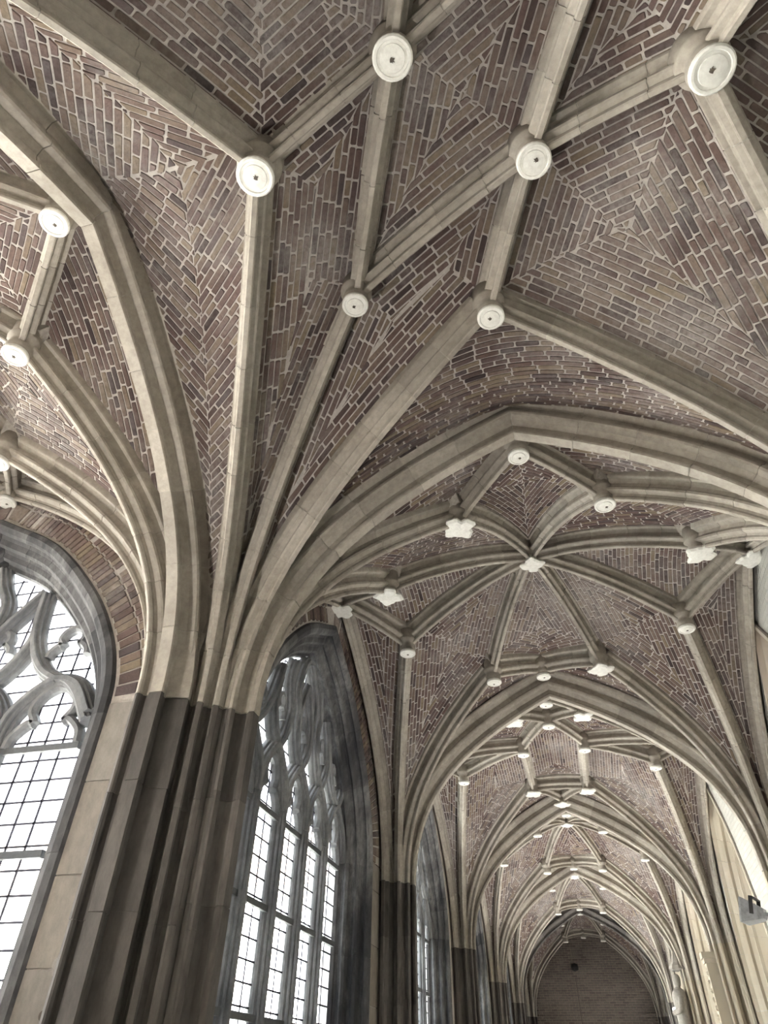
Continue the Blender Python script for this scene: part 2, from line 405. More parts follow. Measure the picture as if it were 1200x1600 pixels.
# ------------------------------------------------------------------ bosses
def boss(p, parent, kind='disc', s=1., tf=G1, rot=0.):
    p = np.array(tf(p)); b = MB()
    lathe(b, p, [(.080*s, .0), (.092*s, .02), (.098*s, .045), (.088*s, .07), (.092*s, .10), (.118*s, .125), (.12*s, .15), (.11*s, .17), (.118*s, .26)], 20)
    o = b.build('boss', 'sand', parent, True)
    d = MB()
    if kind == 'disc':
        lathe(d, p, [(.092*s, .006), (.098*s, -.004), (.098*s, -.022), (.09*s, -.030), (.078*s, -.030), (.075*s, -.024), (.062*s, -.024), (.06*s, -.030), (.03*s, -.033)], 24)
        dd = d.build('boss_disc', 'white', o)
        c = MB(); ph = random.random()*6
        lathe(c, p+[random.uniform(-.01, .01), random.uniform(-.01, .01), 0], [(.022*s, -.025), (.02*s, -.0365)], 11, wob=lambda a: .55+.45*math.sin(2*a+ph)*math.sin(3*a+1))
        c.build('worn_patch', 'worn', dd)
    elif kind == 'leaf':
        ph = rot; v = []; n = 36
        wob = lambda a: .72+.34*abs(math.cos(2*(a+ph)))**1.5+.07*math.sin(9*a+ph)
        lathe(d, p, [(.15*s, .01), (.16*s, -.012), (.13*s, -.028), (.05*s, -.034)], n, wob=wob)
        d.build('carved_leaf_plate', 'white', o)
    return o
# ------------------------------------------------------------------ rib nets
def lift(P, B, h):
    w_ = np.clip((B[:, 2]-.35)/.3, 0, 1)[:, None]; V = np.zeros_like(P); V[:, 2] = h/np.maximum(.35, B[:, 2]); return P+w_*V+(1-w_)*B*h
class Net:
    def __init__(s, parent, detail, tf=G1): s.p = parent; s.d = detail; s.tf = tf; s.C = {}; s.N = {}
    def rib(s, a, b, P, prof=RIB, hweb=.205, build=True, length=.36, side=None):
        T, S, B = frames(P, side); s.C[(a, b)] = lift(P, B, hweb)
        if build: stones(P, S, B, prof, (s.p, 'rib'), 'rib_stone', 'sand', length, s.d, tf=s.tf)
    def bound(s, a, b, P, hweb=.2):
        T, S, B = frames(P); s.C[(a, b)] = lift(P, B, hweb)
    def cell(s, seq, warp=None, lines=None):
        pts = []; cor = []
        for a, b in zip(seq, seq[1:]+seq[:1]):
            if (a, b) in s.C: q = s.C[(a, b)]
            elif (b, a) in s.C: q = s.C[(b, a)][::-1]
            else: q = None
            cor.append((a, b, q))
        corners = []; m = len(cor)
        for i, (a, b, q) in enumerate(cor):
            if q is None: continue
            if not corners or math.hypot(corners[-1][0]-q[0][0], corners[-1][1]-q[0][1]) > .03: corners.append(q[0])
            pts += list(q)
            corners.append(q[-1])
        cc = []
        for c in corners:
            if not cc or math.hypot(cc[-1][0]-c[0], cc[-1][1]-c[1]) > .03: cc.append(c)
        if math.hypot(cc[-1][0]-cc[0][0], cc[-1][1]-cc[0][1]) < .03: cc.pop()
        return Cell(hull([tuple(map(float, c[:2])) for c in cc]), pts)

def dirv(a, b): d = np.array(b[:2], float)-np.array(a[:2], float); return d/np.linalg.norm(d)
SHAFTS = {}          # pier name -> list of (x, y, dx, dy, profile)
def shaft(pier, S, B, prof=RIB, tf=G1):
    a = tf((S[0], S[1], 0)); b = tf((B[0], B[1], 0)); d = dirv(a, b); SHAFTS.setdefault(pier, []).append((a[0], a[1], d[0], d[1], prof))

# ------------------------------------------------------------------ transverse arches
def transverse(P0, P1, pier0, pier1, label, detail, sideB=.0, apex=5.40, mat_='sand'):
    P0 = np.array(P0, float); P1 = np.array(P1, float); A = np.r_[(P0+P1)/2, apex]
    root = empty('transverse_arch'); tag(root, label, 'arch', 'transverse arches')
    L = ribcurve(P0, A, kx=.30, kz=.715); R = ribcurve(P1, A, kx=.30, kz=.715)
    s = np.array([-(P1-P0)[1], (P1-P0)[0], 0]); s /= np.linalg.norm(s)
    for C, sd in ((L, s), (R, -s)):
        T, S, B = frames(C, sd); B[-1] = np.array([0, 0, 1/B[-1][2]])
        
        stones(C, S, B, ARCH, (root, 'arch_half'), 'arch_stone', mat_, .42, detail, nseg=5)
    if pier0: shaft(pier0, P0, A, ARCH)
    if pier1: shaft(pier1, P1, A, ARCH)
    return L, R, A
A1y = .10; AP = 5.40
arches = {}
arches[1] = transverse((.37, A1y), (W-.36, A1y), 'c00', 'r0', 'broad moulded stone arch crossing the vault in front of the leaf bosses', True)
arches[0] = transverse((-A1y, -.31), (-A1y, -W+.36), 'c00', None, 'broad moulded stone arch sweeping to the upper left over the left window', True)
ordn = {2: 'second', 3: 'third', 4: 'fourth'}
for k in (2, 3, 4):
    arches[k] = transverse((.36, D*(k-1)), (W-.36, D*(k-1)), 'p%d' % (k-1), 'r%d' % (k-1),
        {2: 'moulded stone arch behind the eight-ribbed star vault', 3: 'moulded stone arch beyond the hexagon-patterned vault bay', 4: 'fourth arch down the gallery, one before the dark end arch'}[k], k == 2)
arches[5] = transverse((.36, D*4), (W-.36, D*4), 'p4', 'r4', 'smoke-darkened arch in front of the far brick wall', False, mat_='pier')  # end arch takes the dark pier stone colour

# ------------------------------------------------------------------ corner bay vault
def corner_bay():
    root = empty('ceiling'); tag(root, 'brown brick star vault of the corner bay overhead with six white round bosses', 'vault', kind='structure')
    n = Net(root, True)
    Tl, Tf, Tr, Tb = (1.04,-2.24,5.28), (2.16,-1.09,5.28), (3.35,-2.16,5.28), (2.2,-3.34,5.28)
    Dd, D2, E1, E2 = (1.33,-1.33,5.37), (3.07,-3.07,5.37), (1.87,-2.53,5.50), (2.52,-1.87,5.50)
    st = dict(aTl=(.10,-.13), aD=(.18,-.07), aTf=(.26,.0), bTf=(W-.3,-.12), bTr=(W-.12,-.3), cTr=(W-.12,-W+.3), cD=(W-.2,-W+.2), cTb=(W-.3,-W+.12), dTl=(.1,-W+.3), dTb=(.3,-W+.12))
    for a, b, B, pier in (('aTl','Tl',Tl,'c00'), ('aD','D',Dd,'c00'), ('aTf','Tf',Tf,'c00'), ('bTf','Tf',Tf,'r0'), ('bTr','Tr',Tr,'r0'), ('cTr','Tr',Tr,None), ('cD','D2',D2,None), ('cTb','Tb',Tb,None), ('dTl','Tl',Tl,None), ('dTb','Tb',Tb,None)):
        n.rib(a, b, ribcurve(st[a], B))
        if pier: shaft(pier, st[a], B)
    for a, b, A, B, sg in (('E1','Tl',E1,Tl,.03), ('E1','Tb',E1,Tb,.03), ('E1','D',E1,Dd,.04), ('E1','D2',E1,D2,.04), ('E2','Tf',E2,Tf,.03), ('E2','Tr',E2,Tr,.03), ('E2','D',E2,Dd,.04), ('E2','D2',E2,D2,.04)):
        n.rib(a, b, lierne(A, B, sg))
    L0, R0, A0 = arches[0]; L1, R1, Aq = arches[1]
    n.bound('A0a', 'A0', L0, .33); n.bound('A0d', 'A0', R0, .33); n.bound('A1a', 'A1', L1, .33); n.bound('A1b', 'A1', R1, .33)
    for key, S, X in (('Wb', (W-.02,-.36), (W-.02,-2.2,5.4)), ('Wc', (W-.02,-W+.36), (W-.02,-2.2,5.4))): n.bound(key, 'WA', ribcurve(S, X), .1)
    for key, S, X in (('Sc', (W-.36,-W+.02), (2.2,-W+.02,5.4)), ('Sd', (.36,-W+.02), (2.2,-W+.02,5.4))): n.bound(key, 'SA', ribcurve(S, X), .1)
    cells = []
    for seq in (['aTl','Tl','E1','D','aD'], ['aD','D','E2','Tf','aTf'], ['bTf','Tf','E2','Tr','bTr'], ['cTr','Tr','E2','D2','cD'], ['cD','D2','E1','Tb','cTb'], ['dTb','Tb','E1','Tl','dTl'], ['D','E1','D2','E2']):
        c = n.cell(seq); cells.append((c, edge_lines(c), None))
    c = n.cell(['A0a','A0','A0d','dTl','Tl','aTl']); cells.append((c, diamond_lines(), ((.57,-2.33), (0., 1.), ((-1.95, 0., 2.1), (.50, 0., .57)))))
    c = n.cell(['A1a','A1','A1b','bTf','Tf','aTf']); cells.append((c, [((0, A1y), (1., 0.), (0., -1.))], None))
    c = n.cell(['Wb','WA','Wc','cTr','Tr','bTr']); cells.append((c, diamond_lines(), ((W-.45,-2.2), (0., 1.), ((-1.95, 0., 2.0), (-.38, 0., -.38)))))
    c = n.cell(['Sc','SA','Sd','dTb','Tb','cTb']); cells.append((c, [((0, -W), (1., 0.), (0., 1.))], None))
    web_objects(cells, root, True, G1)
    for p in (Tl, Dd, Tf, E1, E2, Tr): boss((p[0], p[1], p[2]-.035), root, 'disc', {Tl: 1.05, Dd: .86, Tf: .88, E1: 1.05, E2: 1.0, Tr: 1.1}[p])
    boss(Tb, root); boss(D2, root)
corner_bay()

# ------------------------------------------------------------------ star vault of a gallery bay
def star_bay(y0, y1, root, detail, tf, piers, nodes=None, leaf=True, webdetail=None):
    n = Net(root, detail, tf); ym = (y0+y1)/2
    N = dict(P0=(2.2,y0+.28,5.46), P1=(2.2,y1-.40,5.46), Ql=(1.6,y0+.83,5.28), Qr=(2.83,y0+.83,5.28), Kl=(1.6,y1-.93,5.28), Kr=(2.82,y1-.95,5.28), C=(2.2,ym,5.86),
             S1=(.74,y0+1.69,5.27), S2=(.72,y1-1.86,5.27), S4=(3.69,y0+1.69,5.27), S3=(3.69,y1-1.75,5.27), Lw=(.07,ym,5.5), Rw=(W-.07,ym,5.5))
    if nodes: N.update(nodes)
    far = y0 < .2
    b0 = y0 if not far else 0.
    st = {}
    for sgn, k in ((1, 'l'), (-1, 'r')):
        X = (lambda a: a) if sgn > 0 else (lambda a: W-a)
        if far: st.update({k+'0Q': (X(.32), .22), k+'0S': (X(.22), .29), k+'0W': (X(.06), .35)})
        else: st.update({k+'0Q': (X(.32), y0+.14), k+'0S': (X(.22), y0+.24), k+'0W': (X(.06), y0+.33)})
        st.update({k+'1Q': (X(.32), y1-.14), k+'1S': (X(.22), y1-.24), k+'1W': (X(.06), y1-.33)})
    for k, q0, s0, s1, q1, wn, pr in (('l','Ql','S1','S2','Kl','Lw', 'p'), ('r','Qr','S4','S3','Kr','Rw', 'r')):
        for e, pid, q, s in (('0', 0, q0, s0), ('1', 1, q1, s1)):
            for t, nd in (('Q', q), ('S', s), ('W', wn)):
                key = k+e+t; C_ = ribcurve(st[key], N[nd]) if t != 'W' else ribcurve(st[key], N[nd], kz=.73, kx=.33)
                n.rib(key, nd, C_)
                pn = piers[pid] if k == 'l' else (piers[pid+2])
                if pn: shaft(pn, st[key], N[nd], RIB, tf)
    for a, b, sg in (('P0','Ql',.03), ('P0','Qr',.03), ('P1','Kl',.03), ('P1','Kr',.03), ('Ql','C',.07), ('Qr','C',.07), ('Kl','C',.07), ('Kr','C',.07), ('S1','C',.06), ('S2','C',.06), ('S3','C',.06), ('S4','C',.06),
                     ('S1','Lw',.03), ('S2','Lw',.03), ('S3','Rw',.03), ('S4','Rw',.03)):
        n.rib(a, b, lierne(N[a], N[b], sg))
    ya = A1y if far else y0
    for e, yy in (('0', ya), ('1', y1)):
        n.bound('l'+e+'A', 'A'+e, ribcurve((.36, yy), (2.2, yy, AP), kx=.30, kz=.715), .33); n.bound('r'+e+'A', 'A'+e, ribcurve((W-.36, yy), (2.2, yy, AP), kx=.30, kz=.715), .33)
        pp = N['P'+e]; n.bound('A'+e, 'P'+e, lierne((2.2, yy, AP), pp, 0, 4), .2)
    cells = []
    for seq, dia in ((['P0','Ql','C','Qr'],0), (['P1','Kl','C','Kr'],0), (['l0Q','Ql','C','S1','l0S'],0), (['r0Q','Qr','C','S4','r0S'],0), (['l1Q','Kl','C','S2','l1S'],0), (['r1Q','Kr','C','S3','r1S'],0),
                (['Lw','S1','C','S2'],1), (['Rw','S4','C','S3'],1), (['l0A','A0','P0','Ql','l0Q'],2), (['r0A','A0','P0','Qr','r0Q'],2), (['l1A','A1','P1','Kl','l1Q'],2), (['r1A','A1','P1','Kr','r1Q'],2),
                (['l0S','S1','Lw','l0W'],0), (['l1S','S2','Lw','l1W'],0), (['r0S','S4','Rw','r0W'],0), (['r1S','S3','Rw','r1W'],0)):
        c = n.cell(seq)
        if dia == 1: ln = [((2.2, 0), (0., 1.), (-1., 0.) if seq[0] == 'Lw' else (1., 0.))]
        elif dia == 2: ln = [((0, ya if '0' in seq[0] else y1), (1., 0.), (0., 1.) if '0' in seq[0] else (0., -1.))]
        else: ln = edge_lines(c)
        cells.append((c, ln, None))
    web_objects(cells, root, detail if webdetail is None else webdetail, tf, grid=.07 if detail else .14, cw=.0425 if detail else .058, bl=.18 if detail else .22)
    lf = {'Ql', 'Kr', 'Lw', 'Rw', 'S1', 'S4'} if leaf else set()
    for k, p in N.items():
        boss((p[0], p[1], p[2]-.035), root, 'leaf' if k in lf else ('disc' if k != 'C' else 'leaf'), .9 if k not in ('C',) else .8, tf, rot=len(k)+p[0])
    return n
r1 = empty('ceiling'); tag(r1, 'brick star vault with eight ribs meeting at a small central leaf boss', 'vault', kind='structure')
star_bay(A1y, D, r1, True, G1, ('c00', 'p1', 'r0', 'r1'), dict(P0=(2.22,.38,5.5), P1=(2.16,4.27,5.5), Ql=(1.63,.92,5.28), Qr=(2.86,.89,5.28), C=(2.22,2.39,5.86), S1=(.77,1.79,5.27), S2=(.71,2.92,5.27), S3=(3.69,3.07,5.27), S4=(3.70,1.76,5.27),
         Kl=(1.57,3.85,5.28), Kr=(2.82,3.82,5.28), Lw=(.07,2.38,5.57), Rw=(W-.07,2.39,5.57)))
r2 = empty('ceiling'); tag(r2, 'brick vault at the left edge above the large traceried window', 'vault', kind='structure')
star_bay(A1y, D, r2, True, G2, ('c00', None, None, None), dict(P0=(2.22,.31,5.5), Ql=(1.57,.99,5.28), Qr=(2.83,.99,5.28), Lw=(.07,2.38,5.57), Rw=(W-.07,2.39,5.57)), leaf=False)

# hexagon-patterned bay
def hex_bay(y0, y1, root, tf, piers):
    n = Net(root, False, tf); ym = (y0+y1)/2
    N = dict(P0=(2.14,y0+.28,5.48), P1=(2.16,y1-.25,5.48), Ql=(1.67,y0+.60,5.40), Qr=(2.60,y0+.60,5.40), M=(2.13,y0+.95,5.46), Gl=(1.69,y0+1.83,5.42), Gr=(2.60,y0+1.83,5.42), Kl=(1.70,y0+3.6,5.40), Kr=(2.61,y0+3.65,5.40),
             S1=(.72,y0+1.72,5.25), S2=(.68,y0+2.35,5.25), S4=(3.68,y0+1.7,5.25), S3=(3.60,y0+2.3,5.25), Lw=(.07,ym-.2,5.5), Rw=(W-.07,ym-.2,5.5))
    N['S1'] = (.62, y0+1.5, 5.22); N['S4'] = (W-.62, y0+1.5, 5.22)
    st = {}
    for k in 'lr':
        X = (lambda a: a) if k == 'l' else (lambda a: W-a)
        st.update({k+'0Q': (X(.32), y0+.14), k+'0S': (X(.22), y0+.24), k+'0W': (X(.06), y0+.33), k+'1Q': (X(.32), y1-.14), k+'1S': (X(.22), y1-.24), k+'1W': (X(.06), y1-.33)})
    for k, q0, s0, s1, q1, wn in (('l','Ql','S1','S2','Kl','Lw'), ('r','Qr','S4','S3','Kr','Rw')):
        for e, pid, q, s in (('0', 0, q0, s0), ('1', 1, q1, s1)):
            for t, nd in (('Q', q), ('S', s), ('W', wn)):
                n.rib(k+e+t, nd, ribcurve(st[k+e+t], N[nd])); pn = piers[pid] if k == 'l' else piers[pid+2]
                if pn: shaft(pn, st[k+e+t], N[nd], RIB, tf)
    for a, b in (('P0','Ql'), ('P0','Qr'), ('Ql','M'), ('Qr','M'), ('M','Gl'), ('M','Gr'), ('Gl','Kl'), ('Gr','Kr'), ('Kl','Kr'), ('Kl','P1'), ('Kr','P1'), ('Gl','S1'), ('Gl','S2'), ('Gr','S3'), ('Gr','S4'), ('S1','Lw'), ('S2','Lw'), ('S3','Rw'), ('S4','Rw')):
        n.rib(a, b, lierne(N[a], N[b], .03))
    for e, yy in (('0', y0), ('1', y1)):
        for k, X in (('l', .36), ('r', W-.36)): n.bound(k+e+'A', 'A'+e, ribcurve((X, yy), (2.2, yy, AP), kx=.30, kz=.715), .33)
        n.bound('A'+e, 'P'+e, lierne((2.2, yy, AP), N['P'+e], 0, 4), .2)
    cells = []
    for seq in (['P0','Ql','M','Qr'], ['M','Gl','Kl','Kr','Gr'], ['Kl','P1','Kr'], ['l0Q','Ql','M','Gl','S1','l0S'], ['r0Q','Qr','M','Gr','S4','r0S'], ['l1Q','Kl','Gl','S2','l1S'], ['r1Q','Kr','Gr','S3','r1S'],
                ['Lw','S1','Gl','S2'], ['Rw','S4','Gr','S3'], ['l0A','A0','P0','Ql','l0Q'], ['r0A','A0','P0','Qr','r0Q'], ['l1A','A1','P1','Kl','l1Q'], ['r1A','A1','P1','Kr','r1Q'],
                ['l0S','S1','Lw','l0W'], ['l1S','S2','Lw','l1W'], ['r0S','S4','Rw','r0W'], ['r1S','S3','Rw','r1W']):
        c = n.cell(seq); cells.append((c, edge_lines(c), None))
    web_objects(cells, root, False, tf, grid=.14)
    for k, p in N.items(): boss((p[0], p[1], p[2]-.03), root, 'leaf' if k in ('Ql','Qr','Kl','Kr','P1') else 'disc', .9, tf, rot=p[1])
r3 = empty('ceiling'); tag(r3, 'brick vault with a hexagon of ribs and white leaf plates, third bay away', 'vault', kind='structure')
hex_bay(D, 2*D, r3, G1, ('p1', 'p2', 'r1', 'r2'))
for k, lb in ((2, 'pale brick vault bay beyond the hexagon-patterned one'), (3, 'small far vault bay just before the darkened end arch'), (4, 'dark unlit vault bay against the far brick wall')):
    r = empty('ceiling'); tag(r, lb, 'vault', kind='structure')
    star_bay(k*D, (k+1)*D, r, False, G1, ('p%d' % k, 'p%d' % (k+1), 'r%d' % k, 'r%d' % (k+1)), leaf=False)

# ------------------------------------------------------------------ piers
PIERLAB = {'c00': 'massive dark clustered corner pier between the two nearest windows', 'p1': 'dark clustered pier right of the second window', 'p2': 'narrow pier with a pinkish top beyond the second window', 'p3': 'slim distant pier with a pinkish top, third along the window wall',
           'p4': 'farthest window-side pier under the dark end arch', 'p5': 'pier in the corner of the far brick wall, window side',
           'r0': 'pale pier on the right wall at the corner bay', 'r1': 'pale stone pier on the right wall beside the floodlight', 'r2': 'pale stone pier on the right wall behind the carved pilaster', 'r3': 'distant pale pier on the right wall before the statue', 'r4': 'right-hand pier carrying the dark end arch', 'r5': 'pier in the corner of the far brick wall, right side'}
for pn, sh in SHAFTS.items():
    if pn not in PIERLAB: continue
    right = pn[0] == 'r'; mt = 'yellow' if right else 'pier'
    if pn in ('p4', 'p5', 'r4', 'r5'): mt = 'pier'
    root = empty('pier'); tag(root, PIERLAB[pn], 'pier', 'piers on the right wall' if right else 'piers along the window wall')
    near = pn in ('c00', 'p1')
    for x, y, dx, dy, prof in sh:
        z = np.linspace(0, ZS, 13); P = np.stack([np.full(13, x), np.full(13, y), z], 1)
        S = np.tile([-dy, dx, 0.], (13, 1)); B = np.tile([-dx, -dy, 0.], (13, 1))
        stones(P, S, B, prof, (root, 'shaft'), 'shaft_stone', mt, .55, near, nseg=1, gap=.005)
    pts = [(round(x-dx*.13, 4), round(y-dy*.13, 4)) for x, y, dx, dy, _ in sh]
    if pn == 'c00': pts += [(-.34, .06), (-.06, .34), (-.34, .34)]
    elif right: cy = np.mean([p[1] for p in pts]); pts += [(W+.1, cy-.4), (W+.1, cy+.4)]
    else: cy = np.mean([p[1] for p in pts]); pts += [(-.1, cy-.4), (-.1, cy+.4)]
    h = hull(pts); mb = MB(); n = len(h)
    mb.add([(p[0], p[1], 0) for p in h]+[(p[0], p[1], ZS) for p in h], [(i, (i+1) % n, n+(i+1) % n, n+i) for i in range(n)]+[tuple(range(n, 2*n))]); mb.build('pier_core', mt, root)
    mb = MB(); k = .8; c = np.mean(h, axis=0); h = [(c[0]+(p[0]-c[0])*.85, c[1]+(p[1]-c[1])*.85) for p in h]   # bonded springing block behind the lowest rib stones
    mb.add([(p[0], p[1], ZS) for p in h]+[(c[0]+(p[0]-c[0])*k, c[1]+(p[1]-c[1])*k, ZS+.5) for p in h], [(i, (i+1) % n, n+(i+1) % n, n+i) for i in range(n)]+[tuple(range(n, 2*n))]); mb.build('springer_block', 'sand', root)

# ------------------------------------------------------------------ windows (built flat: s along the wall, dep outwards)
HW, APX, SPR, SILL = 1.44, 5.0, 3.35, .9
def arch_path(hw=HW, spr=SPR, apx=APX, sill=SILL, n=6):
    k = (apx-spr)/1.65
    half = smoothc([(-hw, spr), (-hw*.985, spr+.20*k), (-hw*.915, spr+.46*k), (-hw*.74, spr+.83*k), (-hw*.40, spr+1.32*k), (0, apx)], n)
    jamb = np.array([(-hw, z) for z in np.linspace(sill, spr, 7)[:-1]]); L = np.vstack([jamb, half]); Rr = L[::-1][1:]*[-1, 1]; return np.vstack([L, Rr])
def offset(P, o):
    T = np.gradient(P, axis=0); T /= np.linalg.norm(T, axis=1)[:, None]; Nn = np.stack([-T[:, 1], T[:, 0]], 1)
    i = len(P)//2; t = P[i]-P[i-1]; t = t/np.linalg.norm(t); Nn[i] = np.array([0, 1/max(.6, t[0])]); return P+Nn*o
JAMB = [(.30,.50),(.03,.385),(.0,.37),(.012,.335),(.035,.325),(.05,.30),(.048,.265),(.035,.245),(.05,.215),(.085,.205),(.105,.185),(.108,.15),(.095,.125),(.11,.095),(.15,.085),(.175,.065),(.18,.03),(.165,.01),(.18,-.02),(.215,-.045),(.25,-.035),(.262,.0),(.262,.06),(.3,.46)]
BAR = [(.016,-.085),(.022,-.078),(.024,-.062),(.040,-.056),(.044,-.045),(.04,-.032),(.058,-.02),(.064,.0),(.064,.02),(.03,.045),(.018,.055)]
BARP = BAR+[(-a, b) for a, b in BAR[::-1]]
JAMB = [(o*1.22, d*.8 if d < .4 else d) for o, d in JAMB]
GD = .285            # depth of the glass
def wall_tf(tf, sc_):  # local (u, dep, z) -> world
    return lambda p: tf((-p[1], sc_+p[0], p[2]))
def ribbon(mb, path, prof, dep, tint=None, closed=True):
    P = np.asarray(path, float); T = np.gradient(P, axis=0); T /= np.linalg.norm(T, axis=1)[:, None]
    P3 = np.stack([P[:, 0], np.full(len(P), dep), P[:, 1]], 1); S = np.stack([-T[:, 1], np.zeros(len(P)), T[:, 0]], 1); B = np.tile([0, 1., 0], (len(P), 1))
    sweep_raw(mb, P3, S, B, prof, tint)
TR = [[(-.71,3.34),(-.75,3.55),(-.90,3.72),(-1.07,3.79),(-1.24,3.68),(-1.40,3.45)],
      [(-.71,3.34),(-.66,3.56),(-.52,3.72),(-.355,3.80),(-.19,3.72),(-.05,3.56),(0,3.34)],
      [(-1.05,3.78),(-.88,3.88),(-.74,4.05),(-.65,4.27),(-.60,4.62)],
      [(-1.41,3.50),(-1.27,3.70),(-1.15,3.775),(-1.04,3.79)],
      [(-.355,3.78),(-.46,3.85),(-.58,3.98),(-.655,4.15),(-.65,4.28)],
      [(0,3.93),(-.12,4.08),(-.25,4.22),(-.41,4.42),(-.59,4.64)],
      [(-.355,3.80),(-.25,3.88),(-.12,3.90),(0,3.93)],
      [(0,4.97),(-.10,4.76),(-.22,4.57),(-.235,4.38),(-.13,4.15),(0,3.95)]]
TR5 = [[(-.02,3.34),(.03,3.56),(.16,3.73),(.284,3.82),(.41,3.73),(.54,3.56),(.588,3.34)],
       [(-1.136,3.80),(-.96,3.95),(-.80,4.20),(-.66,4.56)], [(-1.136,3.80),(-1.24,3.92),(-1.28,4.02)],
       [(-.568,3.80),(-.70,3.98),(-.75,4.16),(-.70,4.42)], [(-.568,3.80),(-.44,3.98),(-.36,4.25),(-.42,4.50),(-.36,4.76)],
       [(0,3.80),(-.14,4.0),(-.17,4.28),(-.08,4.52),(0,4.66)], [(-.17,4.28),(-.24,4.5),(-.17,4.75),(-.05,4.93)]]
def foil(uc, hw=.285, z=3.30, k=1.):
    pts = [(uc-hw, z), (uc-hw*.93, z+.09*k), (uc-hw*.6, z+.175*k), (uc-hw*.42, z+.17*k)]
    top = [(uc-hw*.42, z+.17*k), (uc-hw*.62, z+.27*k), (uc-hw*.45, z+.385*k), (uc, z+.44*k), (uc+hw*.45, z+.385*k), (uc+hw*.62, z+.27*k), (uc+hw*.42, z+.17*k)]
    return [smoothc(pts, 5), smoothc(top, 5), smoothc([(2*uc-p[0], p[1]) for p in pts[::-1]], 5)]
FP = [(.014,-.05),(.03,-.02),(.03,.02),(-.03,.02),(-.03,-.02),(-.014,-.05)]
def inside_arch(u, z, hw, P):
    if z <= SPR: return abs(u) < hw
    zz = P[:len(P)//2+1]; x = np.interp(z, zz[6:, 1], zz[6:, 0]); return z < APX-.02 and abs(u) < -x
def window(name, label, sc_, tf, detail, nl):
    pit = 2*HW/nl; UC = [-HW+pit*(i+.5) for i in range(nl)]; lw = pit/2-.072; ncol = 4 if nl == 4 else 3; du = 2*lw/ncol
    T = wall_tf(tf, sc_); root = empty(name); tag(root, label, 'window', kind='structure')
    P = arch_path(); mb = MB()
    prs = [offset(P, o) for o, d in JAMB]; m = len(P)
    # jamb and arch mouldings as separate stones
    core = MB(); v = []; f = []
    def seg(i0, i1, g, tint, mbx, sh=0.):
        v = []; k = len(JAMB)
        ts = np.linspace(i0+g, i1-g, 5)
        for t in ts:
            for j, (o, d) in enumerate(JAMB):
                q = prs[j]; v.append((np.interp(t, range(m), q[:, 0]), d+sh, np.interp(t, range(m), q[:, 1])))
        f = [(a*k+j, a*k+j+1, (a+1)*k+j+1, (a+1)*k+j) for a in range(4) for j in range(k-1)]
        f += [tuple(range(k)), tuple(4*k+j for j in range(k))]; mbx.add(v, f, tint)
    seg(0, m-1, 0, .3, core, .004)
    core = MB(); v = []; k = len(JAMB)
    for t in range(m):
        for j, (o, d) in enumerate(JAMB): v.append((prs[j][t, 0], d+.006, prs[j][t, 1]))
    core.add(v, [(a*k+j, a*k+j+1, (a+1)*k+j+1, (a+1)*k+j) for a in range(m-1) for j in range(k-1)], .4)
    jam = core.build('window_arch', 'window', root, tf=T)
    step = 2 if detail else 3; al = MB(); i = 0
    cuts = list(range(0, 6, 2))+list(range(6, m-7, 3))+list(range(m-7, m, 2)); cuts = sorted(set([c for c in cuts if c < m]+[m-1]))
    for a, b in zip(cuts, cuts[1:]):
        x = MB() if detail else al; seg(a, b, .012*(1 if b > 6 else .3), None, x)
        if detail: x.build('arch_stone', 'window', jam, True if False else False, T)
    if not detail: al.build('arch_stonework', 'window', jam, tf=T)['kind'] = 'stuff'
    # mullions
    for u in [-HW+pit*(i+1) for i in range(nl-1)]:
        x = MB(); ribbon(x, [(u, SILL), (u, 1.8), (u, 2.6), (u, 3.36)], BARP, GD); x.build('mullion', 'tracery', root, tf=T)
    trs = [(p, s) for p in TR for s in (1, -1)] if nl == 4 else [([(a-.284+uc, b) for a, b in TR5[0]], 1) for uc in UC]+[(p, s) for p in TR5[1:] for s in (1, -1)]
    for pts, s in trs:
        if True:
            x = MB(); ribbon(x, smoothc([(s*a, b) for a, b in pts], 6), BARP, GD+random.uniform(-.003, .003)); x.build('tracery_bar', 'tracery', root, tf=T)
    for uc in UC:
        x = MB()
        for q in foil(uc, lw): ribbon(x, q, FP, GD)
        x.build('trefoil_cusp', 'tracery', root, tf=T)
    for uc, z, h, kk in (((-1.02, 4.0, .17, .8), (1.02, 4.0, .17, .8), (-.33, 4.08, .13, .7), (.33, 4.08, .13, .7), (0, 4.38, .15, .8)) if nl == 4 else ((-.57, 4.1, .10, .7), (.57, 4.1, .10, .7), (0, 4.1, .1, .7), (-1.0, 4.02, .09, .6), (1.0, 4.02, .09, .6))):
        x = MB()
        for q in foil(uc, h, z, kk*.7): ribbon(x, q, FP, GD)
        x.build('tracery_cusp', 'tracery', root, tf=T)
    for z in (1.23, 1.93, 2.61, 3.28):
        for uc in UC:
            x = MB(); box(x, uc-lw-.03, uc+lw+.03, GD-.035, GD+.0, z-.022, z+.022); x.build('saddle_bar', 'iron', root, tf=T)
    # leading and panes
    ld = MB(); dz = .136
    Z = [SILL+i*dz for i in range(int((APX-SILL)/dz)+1)]
    for z in Z:
        if z > SPR: 
            x = np.interp(z, P[6:m//2+1, 1], P[6:m//2+1, 0])+.03
        else: x = -HW
        box(ld, x, -x, GD+.012, GD+.020, z-.0065, z+.0065, .5)
    for uc in UC:
        for i in range(1, ncol):
            u = uc-lw+du*i
            ztop = APX-.05 if abs(u) < .05 else np.interp(-abs(u), P[6:m//2+1, 0], P[6:m//2+1, 1])-.02
            box(ld, u-.0065, u+.0065, GD+.012, GD+.020, SILL, ztop, .5)
    ld.build('leading', 'lead', root, tf=T)
